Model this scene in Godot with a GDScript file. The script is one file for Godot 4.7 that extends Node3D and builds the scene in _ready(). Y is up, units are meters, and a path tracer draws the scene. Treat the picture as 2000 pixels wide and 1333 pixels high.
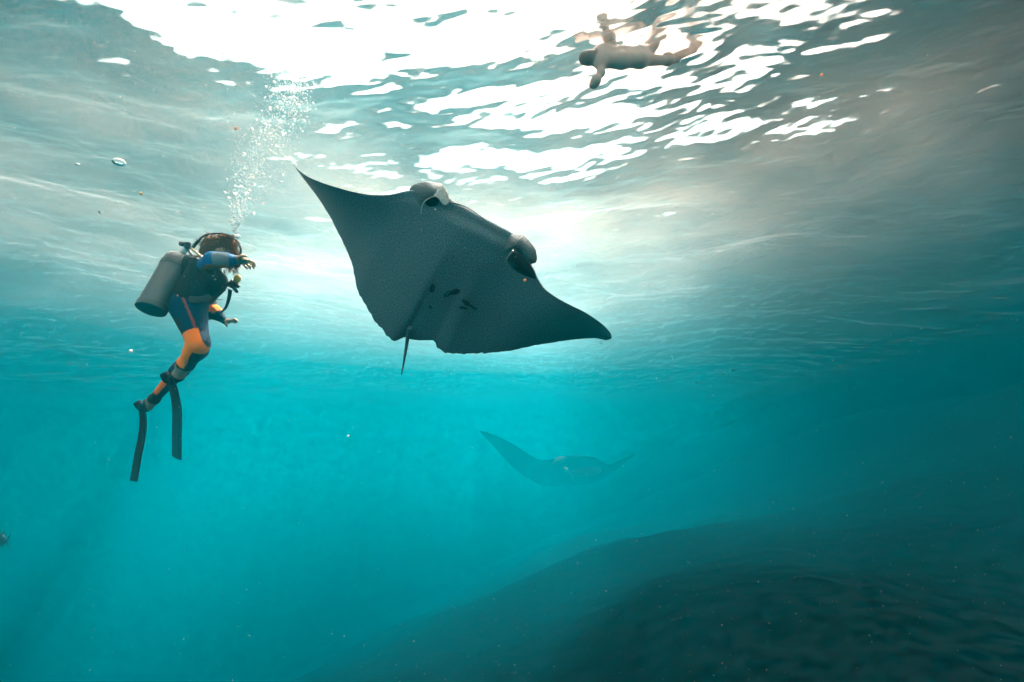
extends Node3D
# A snorkeller's-eye view under the sea: y = 0 is the mean water level, the camera hangs 3 m below it.

var lens_f := 666.5 / tan(deg_to_rad(37.5))
var eye := Vector3(0, -3, 0)
var tilt := Basis(Vector3.RIGHT, deg_to_rad(10.0))
var rng := RandomNumberGenerator.new()


# ---------------------------------------------------------------- helpers
func at(x: float, y: float, d: float) -> Vector3:          # a spot of the photograph, d metres deep, as a point of the world
	return eye + tilt * (Vector3((x - 1000.0) / lens_f, -(y - 666.5) / lens_f, -1.0) * d)


func linear(r: float, g: float, b: float) -> Color:
	return Color(r, g, b).linear_to_srgb()


func surface(r: float, g: float, b: float, rough := 0.7, spec := 0.5) -> StandardMaterial3D:
	var m := StandardMaterial3D.new()
	m.albedo_color = linear(r, g, b)
	m.roughness = rough
	m.metallic_specular = spec
	return m


func speckle(m: StandardMaterial3D, sd: int, freq: float, scale: float, low: Color, high: Color, bump := 0.0) -> StandardMaterial3D:
	var n := FastNoiseLite.new()
	n.seed = sd
	n.noise_type = FastNoiseLite.TYPE_SIMPLEX
	n.frequency = freq
	n.fractal_octaves = 5
	n.fractal_gain = 0.75
	var t := NoiseTexture2D.new()
	t.width = 512
	t.height = 512
	t.seamless = true
	t.noise = n
	var g := Gradient.new()
	g.offsets = PackedFloat32Array([0.36, 0.66])
	g.colors = PackedColorArray([low.linear_to_srgb(), high.linear_to_srgb()])
	t.color_ramp = g
	m.albedo_texture = t
	m.albedo_color = Color.WHITE
	m.uv1_triplanar = true
	m.uv1_scale = Vector3.ONE * scale
	if bump > 0.0:
		var t2 := NoiseTexture2D.new()
		t2.width = 512
		t2.height = 512
		t2.seamless = true
		t2.noise = n
		m.heightmap_enabled = true
		m.heightmap_texture = t2
		m.heightmap_scale = bump
	return m


func tag(o: Node3D, label: String, category: String, group := "") -> void:
	o.set_meta("label", label)
	o.set_meta("category", category)
	if group:
		o.set_meta("group", group)


func thing(called: String, where: Vector3, label: String, category: String, group := "") -> Node3D:
	var o := Node3D.new()
	o.name = called
	o.position = where
	add_child(o, true)
	tag(o, label, category, group)
	return o


func part(called: String, mesh: Mesh, m: Material, parent: Node3D) -> MeshInstance3D:
	var o := MeshInstance3D.new()
	o.name = called
	o.mesh = mesh
	o.material_override = m
	parent.add_child(o, true)
	return o


func grid_mesh(rows: Array, cols: int, closed := false) -> ArrayMesh:   # rows of points, each with cols points, joined to one smooth sheet
	var v := PackedVector3Array()
	for r in rows:
		v.append_array(r)
	var ix := PackedInt32Array()
	for j in rows.size() - 1:
		for i in (cols if closed else cols - 1):
			var a := j * cols + i
			var b := j * cols + (i + 1) % cols
			ix.append_array([a, b, a + cols, b, b + cols, a + cols])
	return smooth_mesh(v, ix)


func smooth_mesh(v: PackedVector3Array, ix: PackedInt32Array, colors := PackedColorArray(), uv := PackedVector2Array()) -> ArrayMesh:
	var n := PackedVector3Array()
	n.resize(v.size())
	for k in range(0, ix.size(), 3):
		var fn := (v[ix[k + 2]] - v[ix[k]]).cross(v[ix[k + 1]] - v[ix[k]])
		for q in 3:
			n[ix[k + q]] += fn
	for i in n.size():
		n[i] = n[i].normalized() if n[i].length_squared() > 0.0 else Vector3.UP
	var arr := []
	arr.resize(Mesh.ARRAY_MAX)
	arr[Mesh.ARRAY_VERTEX] = v
	arr[Mesh.ARRAY_NORMAL] = n
	arr[Mesh.ARRAY_INDEX] = ix
	if colors.size():
		arr[Mesh.ARRAY_COLOR] = colors
	if uv.size():
		arr[Mesh.ARRAY_TEX_UV] = uv
	var am := ArrayMesh.new()
	am.add_surface_from_arrays(Mesh.PRIMITIVE_TRIANGLES, arr)
	return am


func curve(points: Array, t: float) -> Vector3:             # Catmull-Rom through the points, t from 0 to 1
	var s := clampf(t, 0.0, 1.0) * (points.size() - 1)
	var i := mini(int(s), points.size() - 2)
	return points[i].cubic_interpolate(points[i + 1], points[maxi(i - 1, 0)], points[mini(i + 2, points.size() - 1)], s - i)


func tube(points: Array, r0: float, r1: float, steps := 24, sides := 8, flat := 1.0, wide := Vector3.ZERO) -> ArrayMesh:
	var rows := []
	for j in steps + 1:
		var t := j / float(steps)
		var p := curve(points, t)
		var dir := (curve(points, t + 0.01) - curve(points, t - 0.01)).normalized()
		var u := (wide if wide != Vector3.ZERO else Vector3(0.3, 0.1, 1.0))
		u = (u - dir * u.dot(dir)).normalized()
		var w := dir.cross(u)
		var r := lerpf(r0, r1, t)
		if j == 0 or j == steps:
			var cap := PackedVector3Array()
			for i in sides:
				cap.append(p)
			if j == 0:
				rows.append(cap)
		var ring := PackedVector3Array()
		for i in sides:
			var a := TAU * i / sides
			ring.append(p + (u * cos(a) + w * sin(a) * flat) * r)
		rows.append(ring)
		if j == steps:
			var cap := PackedVector3Array()
			for i in sides:
				cap.append(p)
			rows.append(cap)
	return grid_mesh(rows, sides, true)


func lathe(a: Vector3, b: Vector3, profile: Array, sides := 28) -> ArrayMesh:   # profile: [share of the way from a to b, radius]
	var dir := (b - a).normalized()
	var u := dir.cross(Vector3(0.2, 0.3, 1)).normalized()
	var w := dir.cross(u)
	var rows := []
	for q in profile:
		var ring := PackedVector3Array()
		for i in sides:
			var g := TAU * i / sides
			ring.append(a.lerp(b, q[0]) + (u * cos(g) + w * sin(g)) * q[1])
		rows.append(ring)
	return grid_mesh(rows, sides, true)


func ball(c: Vector3, axes: Basis, rings := 8, sides := 12) -> ArrayMesh:
	var rows := []
	for j in rings + 1:
		var a := PI * j / rings
		var ring := PackedVector3Array()
		for i in sides:
			var g := TAU * i / sides
			ring.append(c + axes * Vector3(sin(a) * cos(g), cos(a), sin(a) * sin(g)))
		rows.append(ring)
	return grid_mesh(rows, sides, true)


# A body as one continuous surface: tapered bones [from, to, radius, radius], joined by a smooth minimum and meshed as surface nets.
class Flesh:
	var v := PackedVector3Array()
	var n := PackedVector3Array()
	var c := PackedColorArray()
	var ix := PackedInt32Array()
	var bones := []
	var soft := 0.02

	func bone_at(p: Vector3, b: Array) -> float:
		var ab: Vector3 = b[1] - b[0]
		var t := clampf((p - b[0]).dot(ab) / maxf(ab.length_squared(), 1e-9), 0.0, 1.0)
		return p.distance_to(b[0] + ab * t) - lerpf(b[2], b[3], t)

	func field(p: Vector3, near: Array) -> float:
		var d := 1e3
		for i in near:
			var e := bone_at(p, bones[i])
			var h := maxf(soft - absf(d - e), 0.0) / soft
			d = minf(d, e) - h * h * soft * 0.25
		return d

	func grow(cell: float, paint: Callable) -> void:
		var size := 6
		var blocks := {}
		var step := cell * size
		for i in bones.size():
			var b: Array = bones[i]
			var r: float = maxf(b[2], b[3]) + soft + cell
			var lo: Vector3 = (b[0].min(b[1]) - Vector3.ONE * r) / step
			var hi: Vector3 = (b[0].max(b[1]) + Vector3.ONE * r) / step
			for x in range(floori(lo.x), floori(hi.x) + 1):
				for y in range(floori(lo.y), floori(hi.y) + 1):
					for z in range(floori(lo.z), floori(hi.z) + 1):
						var mid := (Vector3(x, y, z) + Vector3.ONE * 0.5) * step
						if bone_at(mid, b) < step * 0.9 + soft + cell:
							var key := Vector3i(x, y, z)
							if not blocks.has(key):
								blocks[key] = []
							blocks[key].append(i)
		var at_cell := {}
		var crossings := []
		var all := range(bones.size())
		for key: Vector3i in blocks:
			var near: Array = blocks[key]
			var mid := (Vector3(key) + Vector3.ONE * 0.5) * step
			if absf(field(mid, near)) > step * 1.0 + soft:
				continue
			var w := size + 1
			var f := PackedFloat32Array()
			f.resize(w * w * w)
			var o := Vector3(key) * step
			for x in w:
				for y in w:
					for z in w:
						f[(x * w + y) * w + z] = field(o + Vector3(x, y, z) * cell, near)
			for x in size:
				for y in size:
					for z in size:
						var a := (x * w + y) * w + z
						var k := [a, a + w * w, a + w, a + w * w + w, a + 1, a + w * w + 1, a + w + 1, a + w * w + w + 1]
						var inside := 0
						for q in 8:
							if f[k[q]] < 0.0:
								inside += 1
						if inside == 0 or inside == 8:
							continue
						var sum := Vector3.ZERO
						var count := 0
						for e in [[0, 1], [2, 3], [4, 5], [6, 7], [0, 2], [1, 3], [4, 6], [5, 7], [0, 4], [1, 5], [2, 6], [3, 7]]:
							var fa := f[k[e[0]]]
							var fb := f[k[e[1]]]
							if (fa < 0.0) != (fb < 0.0):
								var t := fa / (fa - fb)
								sum += Vector3(e[0] & 1, (e[0] >> 1) & 1, e[0] >> 2).lerp(Vector3(e[1] & 1, (e[1] >> 1) & 1, e[1] >> 2), t)
								count += 1
						var cellpos := Vector3i(x, y, z) + key * size
						var p := (Vector3(cellpos) + sum / count) * cell
						at_cell[cellpos] = v.size()
						v.append(p)
						var h := cell * 0.5
						var g := Vector3(field(p + Vector3(h, 0, 0), near) - field(p - Vector3(h, 0, 0), near), field(p + Vector3(0, h, 0), near) - field(p - Vector3(0, h, 0), near), field(p + Vector3(0, 0, h), near) - field(p - Vector3(0, 0, h), near))
						n.append(g.normalized())
						var best := 1e3
						var who := 0
						for i in near:
							var dd := bone_at(p, bones[i])
							if dd < best:
								best = dd
								who = i
						c.append(paint.call(p, who, g.normalized()))
						for ax in 3:
							var other: int = k[[1, 2, 4][ax]]
							if (f[k[0]] < 0.0) != (f[other] < 0.0):
								crossings.append([cellpos, ax, f[k[0]] < 0.0])
		for q in crossings:
			var p: Vector3i = q[0]
			var u: Vector3i = [Vector3i(0, 1, 0), Vector3i(0, 0, 1), Vector3i(1, 0, 0)][q[1]]
			var w2: Vector3i = [Vector3i(0, 0, 1), Vector3i(1, 0, 0), Vector3i(0, 1, 0)][q[1]]
			if not (at_cell.has(p - u) and at_cell.has(p - w2) and at_cell.has(p - u - w2)):
				continue
			var a: int = at_cell[p]
			var b: int = at_cell[p - u]
			var d: int = at_cell[p - u - w2]
			var e: int = at_cell[p - w2]
			ix.append_array([a, d, b, a, e, d] if q[2] else [a, b, d, a, d, e])

	func mesh() -> ArrayMesh:
		var arr := []
		arr.resize(Mesh.ARRAY_MAX)
		arr[Mesh.ARRAY_VERTEX] = v
		arr[Mesh.ARRAY_NORMAL] = n
		arr[Mesh.ARRAY_COLOR] = c
		arr[Mesh.ARRAY_INDEX] = ix
		var am := ArrayMesh.new()
		am.add_surface_from_arrays(Mesh.PRIMITIVE_TRIANGLES, arr)
		return am


func painted(rough := 0.75) -> StandardMaterial3D:
	var m := StandardMaterial3D.new()
	m.vertex_color_use_as_albedo = true
	m.roughness = rough
	m.metallic_specular = 0.25
	return m


# ---------------------------------------------------------------- camera, sky, sun, water haze
func _ready() -> void:
	rng.seed = 11
	var cam := Camera3D.new()
	cam.name = "camera"
	cam.position = eye
	cam.basis = tilt
	cam.fov = 75.0
	cam.near = 0.05
	cam.far = 400.0
	add_child(cam)
	var we := WorldEnvironment.new()
	we.name = "world"
	add_child(we)
	var e := Environment.new()
	we.environment = e
	e.background_mode = Environment.BG_SKY
	e.sky = Sky.new()
	var sm := ProceduralSkyMaterial.new()
	e.sky.sky_material = sm
	sm.sky_top_color = Color(0.46, 0.365, 0.295)
	sm.sky_horizon_color = Color(0.40, 0.41, 0.42)
	sm.sky_curve = 0.18
	sm.ground_horizon_color = Color(0.0, 0.10, 0.14)
	sm.ground_bottom_color = Color(0.0, 0.02, 0.04)
	e.tonemap_mode = Environment.TONE_MAPPER_LINEAR
	e.tonemap_exposure = 16.5
	e.volumetric_fog_enabled = true
	e.volumetric_fog_density = 0.0                              # the air is clear: the haze is the water itself, see murk()
	e.sdfgi_enabled = true
	e.ssao_enabled = true
	e.ssil_enabled = true
	var sun := DirectionalLight3D.new()
	sun.name = "sun"
	sun.light_energy = 1.6
	sun.light_angular_distance = 0.6
	sun.light_color = Color(1, 0.97, 0.92)
	sun.shadow_enabled = true
	add_child(sun)
	sun.look_at_from_position(Vector3.ZERO, -Vector3(0.05, 1.0, -0.5))

	water()
	reef()
	manta()
	far_manta()
	diver()
	swimmer()
	bubbles()
	fishes()
	drift()
	murk()


# ---------------------------------------------------------------- water surface
func water() -> void:
	var nx := 620
	var nz := 560
	var xs := PackedFloat32Array()
	var zs := PackedFloat32Array()
	for i in nx:
		var t := i / float(nx - 1) * 2.0 - 1.0
		xs.append(10.0 * t + 150.0 * pow(absf(t), 8.0) * signf(t))
	for i in nz:
		var t := i / float(nz - 1)
		zs.append(3.0 - 13.0 * t - 170.0 * pow(t, 10.0))
	var swell := FastNoiseLite.new()
	swell.seed = 3
	swell.noise_type = FastNoiseLite.TYPE_SIMPLEX_SMOOTH
	swell.frequency = 0.32
	swell.fractal_type = FastNoiseLite.FRACTAL_NONE
	var chop := FastNoiseLite.new()
	chop.seed = 8
	chop.noise_type = FastNoiseLite.TYPE_SIMPLEX_SMOOTH
	chop.frequency = 1.0
	chop.fractal_octaves = 2
	var ripple := FastNoiseLite.new()
	ripple.seed = 9
	ripple.noise_type = FastNoiseLite.TYPE_SIMPLEX_SMOOTH
	ripple.frequency = 4.2
	ripple.fractal_octaves = 2
	var foam := FastNoiseLite.new()
	foam.seed = 21
	foam.noise_type = FastNoiseLite.TYPE_SIMPLEX_SMOOTH
	foam.frequency = 0.45
	foam.fractal_octaves = 5
	foam.fractal_gain = 0.6
	var high := func(x: float, z: float) -> float:
		return 0.26 * sin(x * 0.42 + 0.12 * z) + 0.04 * clampf(z, -9.0, 3.0) + 0.11 * swell.get_noise_2d(x * 0.8, z * 1.2) + 0.042 * chop.get_noise_2d(x * 0.7 + z * 0.3, z * 1.3) + 0.0085 * ripple.get_noise_2d(x * 0.7 - z * 0.2, z * 1.4)
	var v := PackedVector3Array()
	var nn := PackedVector3Array()
	var uv := PackedVector2Array()
	var col := PackedColorArray()
	var ix := PackedInt32Array()
	for j in nz:
		for i in nx:
			var x := xs[i]
			var z := zs[j]
			var y: float = high.call(x, z)
			v.append(Vector3(x, y, z))
			nn.append(Vector3(y - high.call(x + 0.015, z), 0.015, y - high.call(x, z + 0.015)).normalized())
			uv.append(Vector2(x, z))
			var pool := exp(-(pow(minf(x + 0.5, 0.0), 2.0) / 130.0 + pow(maxf(x + 0.5, 0.0), 2.0) / 36.0 + pow(maxf(z + 7.0, 0.0), 2.0) / 22.0 + pow(minf(z + 7.0, 0.0), 2.0) / 220.0))   # the froth lies where the swimmers have churned the surface
			var aerated := clampf((0.04 + 0.36 * pool) * (1.0 + 0.6 * foam.get_noise_2d(x * 0.6, z * 0.7) * exp(minf(z + 4.0, 0.0) * 0.10)), 0.04, 0.6)   # share of the surface broken up by fine froth
			col.append(Color(1, 1, 1, 0.04 / aerated))
	for j in nz - 1:
		for i in nx - 1:
			var a := j * nx + i
			ix.append_array([a, a + nx, a + 1, a + 1, a + nx, a + nx + 1])
	var arr := []
	arr.resize(Mesh.ARRAY_MAX)
	arr[Mesh.ARRAY_VERTEX] = v
	arr[Mesh.ARRAY_NORMAL] = nn
	arr[Mesh.ARRAY_TEX_UV] = uv
	arr[Mesh.ARRAY_COLOR] = col
	arr[Mesh.ARRAY_INDEX] = ix
	var am := ArrayMesh.new()
	am.add_surface_from_arrays(Mesh.PRIMITIVE_TRIANGLES, arr)
	var m := StandardMaterial3D.new()
	m.albedo_color = Color(1, 1, 1, 0.0)
	m.roughness = 0.13
	m.refraction_enabled = true
	m.refraction_scale = 0.033
	m.vertex_color_use_as_albedo = true
	m.transparency = BaseMaterial3D.TRANSPARENCY_ALPHA_SCISSOR
	m.alpha_scissor_threshold = 0.04
	var by := PackedByteArray()
	by.resize(1024 * 1024 * 4)
	by.fill(255)
	for i in 1024 * 1024:
		by[i * 4 + 3] = rng.randi() & 255
	m.albedo_texture = ImageTexture.create_from_image(Image.create_from_data(1024, 1024, false, Image.FORMAT_RGBA8, by))
	var w := part("water_surface", am, m, self)
	w.set_meta("kind", "structure")


# ---------------------------------------------------------------- reef slope and sea floor
func profile(points: Array) -> Curve:                       # heights across, x from -20 to 20 m
	var c := Curve.new()
	c.min_value = -20.0
	c.max_value = 0.0
	for q in points:
		c.add_point(Vector2((q[0] + 20.0) / 40.0, q[1]))
	for i in points.size():
		var a: Array = points[maxi(i - 1, 0)]
		var b: Array = points[mini(i + 1, points.size() - 1)]
		var k: float = (b[1] - a[1]) / (b[0] - a[0]) * 40.0
		c.set_point_left_tangent(i, k)
		c.set_point_right_tangent(i, k)
	return c


func reef() -> void:
	var big := FastNoiseLite.new()
	big.seed = 31
	big.frequency = 0.13
	big.fractal_octaves = 3
	var lumps := FastNoiseLite.new()
	lumps.seed = 32
	lumps.noise_type = FastNoiseLite.TYPE_CELLULAR
	lumps.cellular_return_type = FastNoiseLite.RETURN_DISTANCE
	lumps.frequency = 0.9
	var fine := FastNoiseLite.new()
	fine.seed = 33
	fine.frequency = 2.2
	fine.fractal_octaves = 3
	var ridge := profile([[-20, -13.0], [-10, -11.0], [-3.8, -7.9], [0.0, -6.05], [3.8, -4.75], [6.3, -3.5], [8.9, -2.55], [12.7, -2.4], [20, -2.0]])
	var shore := profile([[-20, -11.0], [-6, -6.4], [-3, -5.1], [0, -4.2], [1.2, -3.65], [2.2, -3.4], [4, -3.0], [8, -2.5], [20, -1.5]])
	var rows := []
	var nx := 330
	var nz := 300
	for j in nz:
		var t := j / float(nz - 1)
		var z := 4.0 - 18.0 * t - 100.0 * pow(t, 6.0)
		var row := PackedVector3Array()
		for i in nx:
			var s := i / float(nx - 1) * 2.0 - 1.0
			var x := 12.0 * s + 88.0 * pow(absf(s), 6.0) * signf(s)
			var away := maxf(-11.0 - z, 0.0)
			var y := lerpf(shore.sample(clampf((x + 20.0) / 40.0, 0.0, 1.0)), ridge.sample(clampf((x + 20.0) / 40.0, 0.0, 1.0)), clampf((-z - 0.5) / 10.5, 0.0, 1.0))
			y += -0.30 * away - 0.02 * away * away
			y = maxf(y, -13.0)
			y += 0.5 * big.get_noise_2d(x, z) - 0.08 * lumps.get_noise_2d(x, z) + 0.03 * fine.get_noise_2d(x, z)
			row.append(Vector3(x, y, z))
		rows.append(row)
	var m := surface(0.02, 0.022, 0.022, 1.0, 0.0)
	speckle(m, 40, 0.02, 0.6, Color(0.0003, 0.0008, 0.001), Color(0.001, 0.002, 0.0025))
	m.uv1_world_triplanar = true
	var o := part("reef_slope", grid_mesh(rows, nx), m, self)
	o.set_meta("kind", "structure")


# ---------------------------------------------------------------- the large manta
func sheet_body(le: Array, te: Array, depth: Callable, thick: Callable, ns: int, nt: int, ragged: float, sd: int) -> ArrayMesh:
	# le, te: front and rear edge as [share of span, x, y]; depth(s, t): metres from the eye; thick(s, t): [towards the eye, away from it]
	var jag := FastNoiseLite.new()
	jag.seed = sd
	jag.frequency = 30.0
	jag.fractal_octaves = 3
	var find := func(list: Array, s: float) -> Vector2:
		for i in list.size() - 1:
			if s <= list[i + 1][0] or i == list.size() - 2:
				var a: Array = list[i]
				var b: Array = list[i + 1]
				var before: Array = list[maxi(i - 1, 0)]
				var after: Array = list[mini(i + 2, list.size() - 1)]
				var w := clampf((s - a[0]) / maxf(b[0] - a[0], 1e-6), 0.0, 1.0)
				return Vector2(a[1], a[2]).lerp(Vector2(b[1], b[2]), w).lerp(Vector2(a[1], a[2]).cubic_interpolate(Vector2(b[1], b[2]), Vector2(before[1], before[2]), Vector2(after[1], after[2]), w), 0.7)
		return Vector2.ZERO
	var v := PackedVector3Array()
	var ix := PackedInt32Array()
	var w := nt * 2
	for j in ns + 1:
		var s := -cos(PI * j / ns) * 0.35 + 0.65 * (j / float(ns) * 2.0 - 1.0)
		var a: Vector2 = find.call(le, s)
		var b: Vector2 = find.call(te, s)
		var tear := (b - a).normalized() * jag.get_noise_1d(s) * ragged * (1.0 - absf(s))
		for i in w:
			var q := i if i <= nt else 2 * nt - i
			var t := 0.5 - 0.5 * cos(PI * q / nt)
			var p := a.lerp(b, t) + tear * pow(t, 10.0)
			var d: float = depth.call(s, t)
			var th: Array = thick.call(s, t)
			v.append(at(p.x, p.y, d + (th[1] if i > nt else -th[0])))
	for j in ns:
		for i in w:
			var a := j * w + i
			var b := j * w + (i + 1) % w
			ix.append_array([a, a + w, b, b, a + w, b + w])
	return smooth_mesh(v, ix)


func strip(outer: Array, inner: Array, bulge: float, n: int, m: int, thick: float) -> ArrayMesh:   # a curled flap between two curves of points, with two faces
	var rows := []
	for j in n + 1:
		var t := j / float(n)
		var a := curve(outer, t)
		var b := curve(inner, t)
		var row := PackedVector3Array()
		for i in 2 * m:
			var q := i if i <= m else 2 * m - i
			var s := q / float(m)
			var p := a.lerp(b, s)
			var to := (eye - p).normalized()
			row.append(p + to * (bulge * sin(PI * (0.1 + 0.8 * s)) * sin(PI * clampf(0.12 + 0.76 * t, 0.0, 1.0)) - (thick * (0.3 + sin(PI * s)) if i > m else 0.0)))
		rows.append(row)
	return grid_mesh(rows, 2 * m, true)


func spots(list: Array) -> Array:
	var out := []
	for q in list:
		out.append(at(q[0], q[1], q[2]))
	return out


func manta_depth(s: float, t: float) -> float:
	var d := lerpf(2.80, 3.28, t)
	d += -0.12 * s * s * (1.0 if s > 0.0 else -1.2) + 0.05 * sin(s * 4.0)
	return d


func manta() -> void:
	var o := thing("manta_ray", Vector3.ZERO, "large dark manta ray seen from below with curled head fins, beside the diver", "manta ray")
	var le := [[-1.0, 561, 306], [-0.9, 577, 327], [-0.8, 602, 346], [-0.7, 640, 361], [-0.6, 682, 373], [-0.5, 724, 381], [-0.4, 762, 380], [-0.3, 800, 372], [-0.2, 846, 372], [-0.1, 893, 396], [0.0, 935, 419], [0.1, 970, 438], [0.2, 1005, 458], [0.3, 1028, 492], [0.4, 1046, 535], [0.5, 1063, 563], [0.6, 1088, 582], [0.7, 1114, 596], [0.8, 1144, 611], [0.9, 1176, 633], [0.97, 1192, 650], [1.0, 1195, 659]]
	var te := [[-1.0, 562, 308], [-0.9, 590, 346], [-0.8, 621, 387], [-0.7, 645, 425], [-0.6, 664, 463], [-0.5, 680, 496], [-0.4, 690, 527], [-0.3, 698, 568], [-0.2, 717, 604], [-0.12, 742, 640], [-0.06, 765, 665], [-0.045, 772, 668], [-0.02, 786, 661], [0.0, 795, 661], [0.05, 845, 667], [0.08, 855, 680], [0.11, 870, 689], [0.2, 890, 691], [0.3, 920, 691], [0.4, 955, 689], [0.5, 993, 686], [0.6, 1035, 677], [0.7, 1076, 670], [0.8, 1118, 664], [0.9, 1160, 661], [0.97, 1184, 665], [1.0, 1194, 662]]
	var thick := func(s: float, t: float) -> Array:
		var edge := pow(sin(PI * pow(t, 0.62)), 0.8)
		var core := exp(-s * s / 0.07)
		var wing := pow(maxf(1.0 - absf(s), 0.0), 0.7)
		var belly := (0.035 * wing + 0.10 * core) * edge
		belly += 0.012 * core * exp(-pow((t - 0.13) / 0.05, 2.0))
		belly -= 0.018 * core * exp(-pow((t - 0.07) / 0.03, 2.0))
		return [belly + 0.002, (0.03 * wing + 0.16 * core) * edge + 0.002]
	var skin := surface(0.03, 0.04, 0.045, 0.7, 0.15)
	speckle(skin, 51, 0.10, 1.7, Color(0.008, 0.044, 0.066), Color(0.17, 0.17, 0.16), 0.1)
	part("body", sheet_body(le, te, manta_depth, thick, 190, 46, 5.0, 6), skin, o)
	var pale := surface(0.30, 0.31, 0.29, 0.6)
	speckle(pale, 52, 0.05, 2.0, Color(0.14, 0.145, 0.14), Color(0.34, 0.33, 0.30), 0.1)
	var grey := surface(0.08, 0.09, 0.095, 0.7, 0.15)
	speckle(grey, 53, 0.10, 1.6, Color(0.015, 0.035, 0.045), Color(0.14, 0.135, 0.125), 0.1)
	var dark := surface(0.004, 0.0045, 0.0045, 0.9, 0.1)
	# left head fin: a scroll that rolls over towards the mouth
	var f := part("head_fin", strip(spots([[800, 412, 2.90], [794, 386, 2.88], [804, 364, 2.80], [830, 354, 2.77], [852, 357, 2.77], [863, 359, 2.77], [872, 373, 2.75], [877, 393, 2.73]]), spots([[822, 420, 2.80], [823, 405, 2.77], [829, 394, 2.74], [840, 387, 2.72], [850, 385, 2.71], [857, 388, 2.71], [863, 396, 2.71], [869, 401, 2.71]]), 0.055, 34, 10, 0.012), grey, o)
	part("pale_lining", strip(spots([[851, 374, 2.700], [858, 364, 2.700], [864, 362, 2.700], [871, 375, 2.70], [876, 393, 2.69]]), spots([[846, 384, 2.685], [851, 384, 2.68], [857, 387, 2.68], [863, 395, 2.68], [869, 400, 2.685]]), 0.012, 20, 8, 0.004), pale, f)
	part("fin_edge", tube(spots([[822, 418, 2.74], [824, 404, 2.72], [830, 393, 2.70], [841, 386, 2.69], [850, 384, 2.675], [857, 387, 2.67], [863, 396, 2.67], [869, 400, 2.67], [875, 396, 2.67], [876, 386, 2.68], [872, 374, 2.69]]), 0.0032, 0.0045, 40, 6), pale, f)
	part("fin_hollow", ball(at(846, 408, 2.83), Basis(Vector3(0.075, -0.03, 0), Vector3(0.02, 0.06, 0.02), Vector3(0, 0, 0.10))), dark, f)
	# right head fin: dome above, dark open scoop below
	var g := part("head_fin", strip(spots([[990, 462, 2.83], [1006, 457, 2.80], [1022, 459, 2.78], [1036, 473, 2.77], [1046, 488, 2.77], [1049, 506, 2.78], [1046, 514, 2.80]]), spots([[985, 492, 2.80], [996, 486, 2.76], [1006, 482, 2.74], [1016, 486, 2.73], [1024, 496, 2.73], [1031, 507, 2.74], [1038, 516, 2.76]]), 0.05, 30, 10, 0.012), grey, o)
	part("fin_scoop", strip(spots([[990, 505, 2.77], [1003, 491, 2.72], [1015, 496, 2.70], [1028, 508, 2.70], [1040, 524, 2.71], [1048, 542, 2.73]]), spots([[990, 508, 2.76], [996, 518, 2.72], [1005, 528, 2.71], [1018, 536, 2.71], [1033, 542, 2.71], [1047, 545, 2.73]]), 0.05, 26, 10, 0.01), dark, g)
	part("fin_edge", tube(spots([[988, 508, 2.74], [994, 499, 2.71], [1002, 490, 2.685]]), 0.003, 0.012, 14, 6, 0.5), pale, g)
	part("fin_edge", tube(spots([[1006, 478, 2.70], [1012, 470, 2.69], [1020, 461, 2.71]]), 0.003, 0.002, 10, 6), pale, g)
	part("fin_edge", tube(spots([[1036, 517, 2.68], [1044, 529, 2.68], [1048, 541, 2.70]]), 0.002, 0.002, 14, 6), pale, g)
	# mouth edge between the head fins
	part("lip", tube(spots([[878, 396, 2.735], [905, 402, 2.715], [935, 420, 2.71], [958, 440, 2.715], [978, 462, 2.735]]), 0.004, 0.003, 30, 6), grey, o)
	# belly marks, lying on the skin
	for q in [[842, 571, 846, 557, 0.012], [867, 578, 881, 570, 0.013], [880, 573, 897, 568, 0.014], [903, 587, 917, 596, 0.011], [914, 595, 931, 605, 0.006], [897, 601, 912, 603, 0.006], [838, 598, 843, 603, 0.005]]:
		var a := at(q[0], q[1], 2.855 + 0.0009 * (q[1] - 560.0))
		var b := at(q[2], q[3], 2.855 + 0.0009 * (q[3] - 560.0))
		var n := (eye - a).normalized()
		part("belly_mark", ball((a + b) * 0.5, Basis((b - a) * 0.6, (b - a).normalized().cross(n) * q[4] * 1.35, n * 0.016), 8, 12), dark, o)
	part("tail", tube(spots([[801, 640, 3.18], [796, 662, 3.26], [790, 700, 3.38], [784, 733, 3.48]]), 0.020, 0.003, 24, 8), skin, o)


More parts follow.
